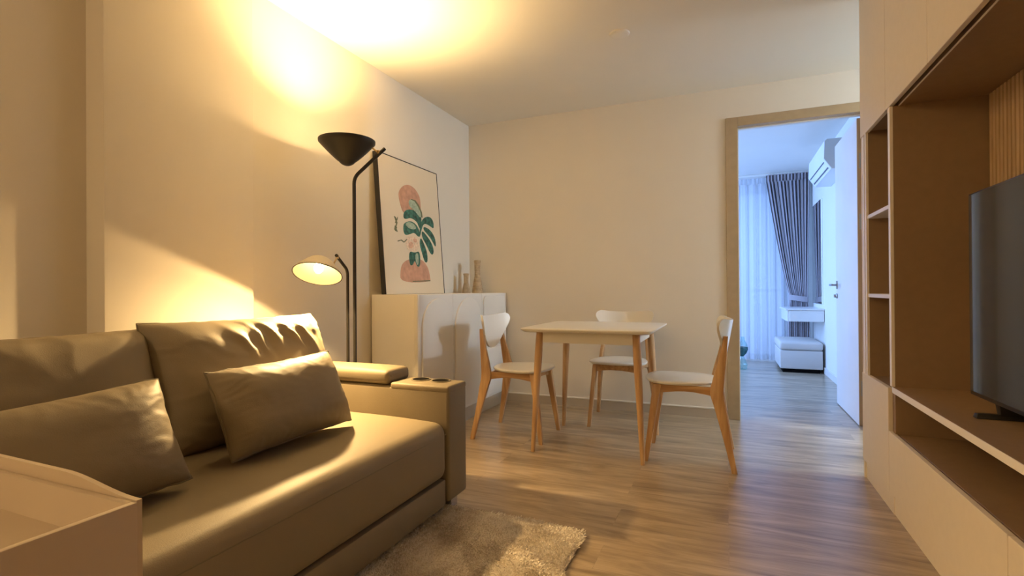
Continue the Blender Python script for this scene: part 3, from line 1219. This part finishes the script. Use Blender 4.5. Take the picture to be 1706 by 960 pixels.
# dome axis points up and away from the room
ax = Vector((-.17, .42, .89)).normalized()
q = Vector((0, 0, 1)).rotation_difference(ax).to_matrix().to_4x4()
sm = Matrix.Translation(SC) @ q
Rs = .113
prof = [(Rs, 0), (Rs * .985, .008), (Rs * .90, .022), (Rs * .76, .040), (Rs * .60, .060), (Rs * .44, .077), (Rs * .27, .088), (Rs * .1, .0925), (0, .093)]
inner = [(max(0, r - .003), max(.001, z - .003)) for r, z in prof[::-1]]
b = new()
lathe(b, prof + inner[:-1] + [(Rs - .003, 0)], 64, sm)
sh2 = obj('lamp_shade', b, M['cream'], lamp, angle=50)
sh2['label'] = 'small cream reading shade, lit'
b = new()
tube(b, [sm @ Vector((Rs * math.cos(t), Rs * math.sin(t), 0)) for t in [2 * PI * k / 64 for k in range(65)]], .0022, 8, cap=False)
obj('rim', b, M['black'], sh2)
b = new()
j2 = Vector((-1.826, 2.052, 1.174))
hit = sm @ Vector((0, 0, .050)) + e * .062
tube(b, [j2, hit], .0045, 12)
lathe(b, [(0, -.010), (.008, -.010), (.008, .010), (0, .010)], 16, Matrix.Translation(j2))
obj('joint', b, M['brass'], lamp)
BULB2 = sm @ Vector((0, 0, .036))
b = new()
lathe(b, [(0, -.030), (.012, -.026), (.021, -.012), (.023, 0), (.018, .016), (.011, .026), (.011, .05), (0, .05)], 24, Matrix.Translation(BULB2) @ q)
obj('bulb', b, M['bulb'], sh2)
light('reading_bulb_light', 'SPOT', sm @ Vector((0, 0, .002)), WARM, SMALL_W, q.to_euler(), shadow_soft_size=.010, spot_size=math.radians(174), spot_blend=.12)
light('reading_beam_light', 'SPOT', sm @ Vector((0, 0, .006)), WARM, SMALL_SPOT, q.to_euler(), shadow_soft_size=.02, spot_size=math.radians(160), spot_blend=.85)


# ------------------------------------------------------------------ dining chairs
def leg_path(b, pts, wid, thick, y_fn, m_axis='x'):
    """flat bent leg cut from board: pts (x, z, halfwidth along x), y_fn(z) gives centre y"""
    left = [(x - w_, z) for x, z, w_ in pts]
    right = [(x + w_, z) for x, z, w_ in pts][::-1]
    outline = left + right
    prism(b, outline, lambda p, k: (p[0], y_fn(p[1]) + (k - .5) * thick, p[1]), .004)
    return b


def spline(pts, n=8):
    out = []
    for i in range(len(pts) - 1):
        p0 = pts[max(0, i - 1)]
        p1, p2 = pts[i], pts[i + 1]
        p3 = pts[min(len(pts) - 1, i + 2)]
        for k in range(n):
            t = k / n
            out.append(tuple(.5 * ((2 * b_) + (-a_ + c_) * t + (2 * a_ - 5 * b_ + 4 * c_ - d_) * t * t + (-a_ + 3 * b_ - 3 * c_ + d_) * t ** 3) for a_, b_, c_, d_ in zip(p0, p1, p2, p3)))
    out.append(pts[-1])
    return out


def make_chair():
    root = thing('dining_chair', '', 'chair', (0, 0, 0), 'white and wood dining chairs around the table')
    for s in (1, -1):
        # rear leg: foot kicks back, wide knee at the seat, top leans back
        pts = spline([(-.238, 0, .014), (-.205, .16, .019), (-.168, .34, .030), (-.152, .42, .035), (-.162, .50, .030), (-.184, .62, .019), (-.200, .735, .012)], 6)
        b = new()
        leg_path(b, pts, 0, .026, lambda z, s=s: s * (.232 - .045 * min(1, z / .42) - .030 * max(0, (z - .42) / .32)))
        obj('leg', b, M['oak'], root)
        b = new()
        yt, yb_ = s * .150, s * .186
        hexa(b, [(.222, yb_ - .013, 0), (.222, yb_ + .013, 0), (.248, yb_ + .013, 0), (.248, yb_ - .013, 0)],
             [(.148, yt - .016, .449), (.148, yt + .016, .449), (.196, yt + .016, .449), (.196, yt - .016, .449)], .004)
        obj('leg', b, M['oak'], root)
        # side rail with arched underside
        b = new()
        pts = [(-.150, .449), (.160, .449), (.165, .395)] + [(x, .395 + .020 * math.sin(PI * (.165 - x) / .315)) for x in (.12, .07, .02, -.03, -.08, -.12)] + [(-.150, .392)]
        prism(b, pts, lambda p, k, s=s: (p[0], s * (.176 - (p[0] + .15) * .075) + (k - .5) * .020, p[1]), .002)
        obj('side_rail', b, M['oakx'], root)
    b = new()
    pts = [(-.142, .449), (.142, .449), (.142, .398)] + [(y, .398 + .014 * math.cos(y / .142 * PI / 2)) for y in (.09, .04, -.04, -.09)] + [(-.142, .398)]
    prism(b, pts, lambda p, k: (.158 + .020 * k, p[0], p[1]), .002)
    obj('front_rail', b, M['oakx'], root)
    b = new()
    box(b, -.157, -.137, -.172, .172, .395, .440, .003, 1)
    obj('back_rail', b, M['oakx'], root)
    # seat
    def sup(a, cx, rx, ry, ex, ey, fr):
        c, s = math.cos(a), math.sin(a)
        x = rx * abs(c) ** (2 / ex) * (1 if c > 0 else -1)
        y = ry * abs(s) ** (2 / ey) * (1 if s > 0 else -1)
        return cx + x, y * (1 + fr * (x / rx))
    outline = [sup(2 * PI * k / 96, .045, .205, .205, 2.7, 2.3, .10) for k in range(96)]
    t = new()
    cz = .463
    levels = [(.90, .450), (.965, .452), (1.0, .460), (1.0, .466), (.975, .4705), (.80, .4695), (.55, .4665), (.25, .465)]
    rings = []
    for s_, z in levels:
        rings.append([t.verts.new((.045 + (x - .045) * s_, y * s_, z + .004 * ((x - .045) / .2) ** 2)) for x, y in outline])
    for a, c in zip(rings, rings[1:]):
        for k in range(96):
            m_ = (k + 1) % 96
            t.faces.new((a[k], a[m_], c[m_], c[k]))
    t.faces.new(rings[0][::-1])
    t.faces.new(rings[-1])
    bmesh.ops.recalc_face_normals(t, faces=t.faces[:])
    obj('seat', t, M['white'], root, angle=50)
    # shield-shaped backrest of bent ply
    half = [(0, .592), (.045, .598), (.090, .622), (.135, .665), (.178, .715), (.212, .760), (.226, .795), (.216, .822), (.190, .833), (.150, .829), (.09, .823), (0, .820)]
    hs = spline(half, 5)
    pts = hs + [(-y, z) for y, z in hs[::-1][1:-1]]
    t = new()
    # grid fill by scan rows so that the sheet can bend
    NR, NC = 28, 28
    zs = [.5925 + (.8325 - .5925) * i / NR for i in range(NR + 1)]

    def width(z):
        best = 0
        P = hs
        for (y0_, z0_), (y1_, z1_) in zip(P, P[1:]):
            if (z0_ - z) * (z1_ - z) <= 0 and z0_ != z1_:
                y = y0_ + (y1_ - y0_) * (z - z0_) / (z1_ - z0_)
                best = max(best, y)
        return best
    front, back = [], []
    for i, z in enumerate(zs):
        wd = max(.004, width(z))
        rf, rb = [], []
        for j in range(NC + 1):
            y = wd * (j / NC * 2 - 1)
            zt = z
            lim = .820 + .013 * min(1, (abs(y) / .19)) ** 2      # dipped top edge
            zt = z if z < .79 else .79 + (z - .79) * (lim - .79) / (.8325 - .79)
            x = -.216 - (zt - .70) * .18 + 1.45 * y * y
            rf.append(t.verts.new((x + .0065, y, zt)))
            rb.append(t.verts.new((x - .0065, y, zt)))
        front.append(rf)
        back.append(rb)
    for i in range(NR):
        for j in range(NC):
            t.faces.new((front[i][j], front[i][j + 1], front[i + 1][j + 1], front[i + 1][j]))
            t.faces.new((back[i][j], back[i + 1][j], back[i + 1][j + 1], back[i][j + 1]))
        for j in (0, NC):
            t.faces.new((front[i][j], front[i + 1][j], back[i + 1][j], back[i][j]))
    for j in range(NC):
        for i in (0, NR):
            t.faces.new((front[i][j], front[i][j + 1], back[i][j + 1], back[i][j]))
    bmesh.ops.recalc_face_normals(t, faces=t.faces[:])
    obj('backrest', t, M['white'], root, angle=40)
    return root


chair = make_chair()
chair['label'] = 'dining chair left of the table, facing right, in front of the white sideboard'
chair.location = (-1.345, 3.295, 0)
dup(chair, (-.21, 3.235, 0), PI + .02, 'dining chair right of the table, facing left, nearest the bedroom door')
dup(chair, (-.745, 3.885, 0), -PI / 2 - .01, 'dining chair behind the table, back to the end wall, facing the camera')

# ------------------------------------------------------------------ dining table
dt = thing('dining_table', 'square white dining table with tapered wooden legs and white apron', 'table', (-.78, 3.29, 0))
tz = .765
b = new()
pts = []
hw, r = .40, .055
for cx, cy, a0 in ((hw - r, hw - r, 0), (-hw + r, hw - r, PI / 2), (-hw + r, -hw + r, PI), (hw - r, -hw + r, 1.5 * PI)):
    pts += [(cx + r * math.cos(a0 + PI / 2 * k / 10), cy + r * math.sin(a0 + PI / 2 * k / 10)) for k in range(11)]
t = new()
lv = [(.955, tz - .022), (.985, tz - .014), (.997, tz - .009), (1.0, tz - .005), (.997, tz - .001), (.99, tz)]
rings = [[t.verts.new((-.78 + x * s_, 3.29 + y * s_, z)) for x, y in pts] for s_, z in lv]
for a, c in zip(rings, rings[1:]):
    for k in range(len(pts)):
        m_ = (k + 1) % len(pts)
        t.faces.new((a[k], a[m_], c[m_], c[k]))
t.faces.new(rings[0][::-1])
t.faces.new(rings[-1])
bmesh.ops.recalc_face_normals(t, faces=t.faces[:])
obj('tabletop', t, M['white'], dt)
b = new()
ah = .285
for (x0, x1, y0, y1) in ((-ah, ah, -ah - .009, -ah + .009), (-ah, ah, ah - .009, ah + .009), (-ah - .009, -ah + .009, -ah, ah), (ah - .009, ah + .009, -ah, ah)):
    box(b, -.78 + x0, -.78 + x1, 3.29 + y0, 3.29 + y1, tz - .092, tz - .0215, .001, 1)
obj('apron', b, M['white'], dt)
for sx in (-1, 1):
    for sy in (-1, 1):
        b = new()
        N = 28
        P, R = [], []
        for i in range(N + 1):
            k = i / N
            z = k * (tz - .023)
            P.append((-.78 + sx * (.333 - .038 * k), 3.29 + sy * (.325 - .035 * k), z))
            rr = .0125 + .0115 * min(1, k / .78) ** .9
            if k > .80:
                rr -= .0025 * (k - .8) / .2
            R.append(rr)
        tube(b, P, R, 20)
        obj('leg', b, M['oak'], dt)

# ------------------------------------------------------------------ bedroom
# sheer curtain
def drape(x0, x1, y, z0, z1, n, waves, amp, fn=None, seed=0, rows=30):
    t = bmesh.new()
    g = []
    for j in range(rows + 1):
        k = j / rows
        z = z0 + (z1 - z0) * k
        row = []
        for i in range(n + 1):
            u = i / n
            if fn:
                xx, am = fn(u, z)
            else:
                xx, am = x0 + (x1 - x0) * u, 1
            ph = u * waves * 2 * PI + .8 * noise.noise(Vector((u * 6, seed, k * .4)))
            yy = y + amp * am * math.sin(ph) + amp * .35 * am * math.sin(ph * 2.3 + 1 + seed)
            row.append(t.verts.new((xx + .15 * amp * math.cos(ph), yy, z)))
        g.append(row)
    for j in range(rows):
        for i in range(n):
            t.faces.new((g[j][i], g[j][i + 1], g[j + 1][i + 1], g[j + 1][i]))
    return t


sc1 = thing('sheer_curtain', 'white sheer curtain hanging over the bright bedroom window', 'curtain', (-.3, 7.88, 0))
t = drape(-1.45, .93, 7.88, .012, 2.45, 420, 21, .032, seed=1)
obj('fabric', t, M['sheer'], sc1, angle=180)
t = drape(-1.45, .93, 7.88, 2.445, 2.53, 420, 42, .014, seed=1, rows=3)
obj('heading', t, M['sheer'], sc1, angle=180)

gc = thing('blackout_curtain', 'grey pleated curtain tied back at the right of the bedroom window', 'curtain', (.8, 7.76, 0))
ZT = .90


def cfn(u, z):
    # gathered at the tie, spreading to the top and to the floor
    L0, R0 = .50, 1.02
    if z >= ZT:
        k = (z - ZT) / (2.44 - ZT)
        kk = max(0, min(1, k)) ** .8
        l = .775 + (L0 - .775) * kk
        r = .985 + (R0 - .985) * k
        am = .75 + .25 * k
    else:
        k = (ZT - z) / ZT
        s = min(1, k * 3)
        l = .775 - .03 * s
        r = .985 + .02 * s
        am = .75
    return l + (r - l) * u, am


t = drape(0, 0, 7.745, .015, 2.44, 380, 12, .036, fn=cfn, seed=4, rows=60)
obj('fabric', t, M['curtain'], gc, angle=180)
t = drape(.50, 1.02, 7.745, 2.435, 2.535, 300, 13, .026, seed=4, rows=3)
obj('heading', t, M['curtain'], gc, angle=180)
b = new()
N = 40
ring = [(.88 + .118 * math.cos(2 * PI * k / N), 7.745 + .062 * math.sin(2 * PI * k / N)) for k in range(N)]
t = new()
lo = [t.verts.new((x, y, ZT - .055 - .03 * (x - .76) / .2)) for x, y in ring]
hi = [t.verts.new((x, y, ZT + .015 - .03 * (x - .76) / .2)) for x, y in ring]
for k in range(N):
    m_ = (k + 1) % N
    t.faces.new((lo[k], lo[m_], hi[m_], hi[k]))
obj('tieback', t, M['curtain'], gc)

# wall-mounted dressing shelf
ds = thing('dressing_shelf', 'white wall-mounted dressing shelf with a drawer, above the ottoman', 'shelf', (.85, 7.3, .6))
b = new()
box(b, .645, 1.049, 6.89, 7.66, .735, .755, .002, 1)
obj('shelf_top', b, M['white'], ds)
b = new()
box(b, .665, 1.049, 6.915, 7.65, .60, .7345, .002, 1)
obj('body', b, M['white'], ds)
b = new()
box(b, .690, 1.045, 6.897, 6.9145, .603, .732, .002, 1)
obj('front_panel', b, M['white'], ds)

# ottoman
ot = thing('ottoman', 'pale upholstered box ottoman on the bedroom floor under the dressing shelf', 'ottoman', (.80, 7.3, 0))
b = new()
box(b, .580, 1.022, 6.85, 7.60, .045, .262, .010, 3)
obj('body', b, M['ottoman'], ot)
t = new()
box(t, .574, 1.026, 6.842, 7.608, .266, .362, .028, 4)
bmesh.ops.subdivide_edges(t, edges=[e_ for e_ in t.edges if e_.calc_length() > .2], cuts=8, use_grid_fill=True)
for v in t.verts:
    if v.co.z > .35:
        v.co.z += .012 * max(0, 1 - ((v.co.x - .8) / .22) ** 2) * max(0, 1 - ((v.co.y - 7.22) / .38) ** 4)
obj('cushion_lid', t, M['ottoman'], ot, angle=60)
b = new()
box(b, .61, .995, 6.875, 7.58, .0, .045)
obj('plinth', b, M['dark'], ot)

# mirror on the right wall of the bedroom
mi = thing('wall_mirror', 'frameless tall mirror on the bedroom side wall reflecting the grey curtain', 'mirror', (1.045, 7.4, 1.4))
b = new()
box(b, 1.040, 1.0495, 6.99, 7.70, .80, 2.065, .001, 1)
obj('backing', b, M['pvc'], mi)
b = new()
box(b, 1.0375, 1.0400, 6.995, 7.695, .805, 2.06, .0008, 1)
obj('mirror_glass', b, M['mirror'], mi)

# air conditioner
ac = thing('air_conditioner', 'white split air conditioner high on the bedroom side wall', 'air conditioner', (.95, 5.95, 2.2))
prof = [(1.048, 2.10), (1.048, 2.385), (.865, 2.385), (.845, 2.365), (.838, 2.20), (.90, 2.105), (.93, 2.10)]
b = new()
prism(b, prof, lambda p, k: (p[0], 5.50 + .95 * k, p[1]), .006)
obj('housing', b, M['pvc'], ac)
b = new()
prism(b, prof, lambda p, k: (.95 + (p[0] - .95) * .97, 5.494 + .008 * k, 2.24 + (p[1] - 2.24) * .97), 0)
obj('side_cover', b, M['acend'], ac)
# two slots on the bevelled outlet
o_, d_ = Vector((.838, 0, 2.20)), Vector((.062, 0, -.095))
nrm = Vector((-.095, 0, -.062)).normalized()
for k0, k1 in ((.16, .26), (.70, .82)):
    p0, p1 = o_ + d_ * k0 + nrm * .002, o_ + d_ * k1 + nrm * .002
    b = new()
    hexa(b, [(p0.x, 5.56, p0.z), (p1.x, 5.56, p1.z), (p1.x, 6.40, p1.z), (p0.x, 6.40, p0.z)],
         [(p0.x - nrm.x * .006, 5.56, p0.z - nrm.z * .006), (p1.x - nrm.x * .006, 5.56, p1.z - nrm.z * .006), (p1.x - nrm.x * .006, 6.40, p1.z - nrm.z * .006), (p0.x - nrm.x * .006, 6.40, p0.z - nrm.z * .006)])
    obj('vent_slot', b, M['vent'], ac)

# the glass on the bedroom floor, half hidden by the door frame
gv = thing('glass_vase', 'teal and clear hourglass-shaped glass vase behind the left door jamb', 'vase', (.12, 6.95, 0))
b = new()
lathe(b, [(0, .0), (.05, 0), (.062, .012), (.060, .03), (.068, .06), (.05, .10), (.03, .145), (.022, .16)], 32, Matrix.Translation((.165, 6.95, 0)))
obj('foot', b, M['clear'], gv)
b = new()
lathe(b, [(0, .155), (.022, .16), (.055, .20), (.072, .245), (.070, .275), (0, .277)], 32, Matrix.Translation((.165, 6.95, 0)))
obj('bowl', b, M['teal'], gv)
b = new()
lathe(b, [(.070, .277), (.060, .31), (.035, .36), (.030, .40)], 32, Matrix.Translation((.165, 6.95, 0)))
obj('neck', b, M['clear'], gv)

# ------------------------------------------------------------------ small things of the living room
sd = thing('smoke_detector', 'round white detector plate on the ceiling above the table', 'smoke detector', (-.582, 3.075, H))
b = new()
lathe(b, [(0, -.012), (.045, -.012), (.058, -.007), (.061, 0), (0, 0)], 48, Matrix.Translation((-.582, 3.075, H - .0005)))
obj('cover', b, M['ceil'], sd)
b = new()
tube(b, [(-.582 + .048 * math.cos(2 * PI * k / 48), 3.075 + .048 * math.sin(2 * PI * k / 48), H - .0115) for k in range(49)], .0012, 6, cap=False)
obj('ring', b, M['basetrim'], sd)

# hall lamp (the thing that gives the cool light) and the fill lamp added behind the camera
fl = thing('fill_ceiling_lamp', 'added round fill lamp on the ceiling, behind the camera', 'ceiling lamp', (-2.0, -1.9, H))
b = new()
lathe(b, [(0, -.03), (.14, -.03), (.15, -.02), (.15, 0), (0, 0)], 40, Matrix.Translation((-2.0, -1.9, H - .0005)))
obj('diffuser', b, M['bulb'], fl)
hl = thing('hall_ceiling_lamp', 'round white ceiling lamp in the side hall', 'ceiling lamp', (3.35, 3.62, H))
b = new()
lathe(b, [(0, -.03), (.11, -.03), (.12, -.02), (.12, 0), (0, 0)], 40, Matrix.Translation((3.35, 3.62, H - .0005)))
obj('diffuser', b, M['hallbulb'], hl)
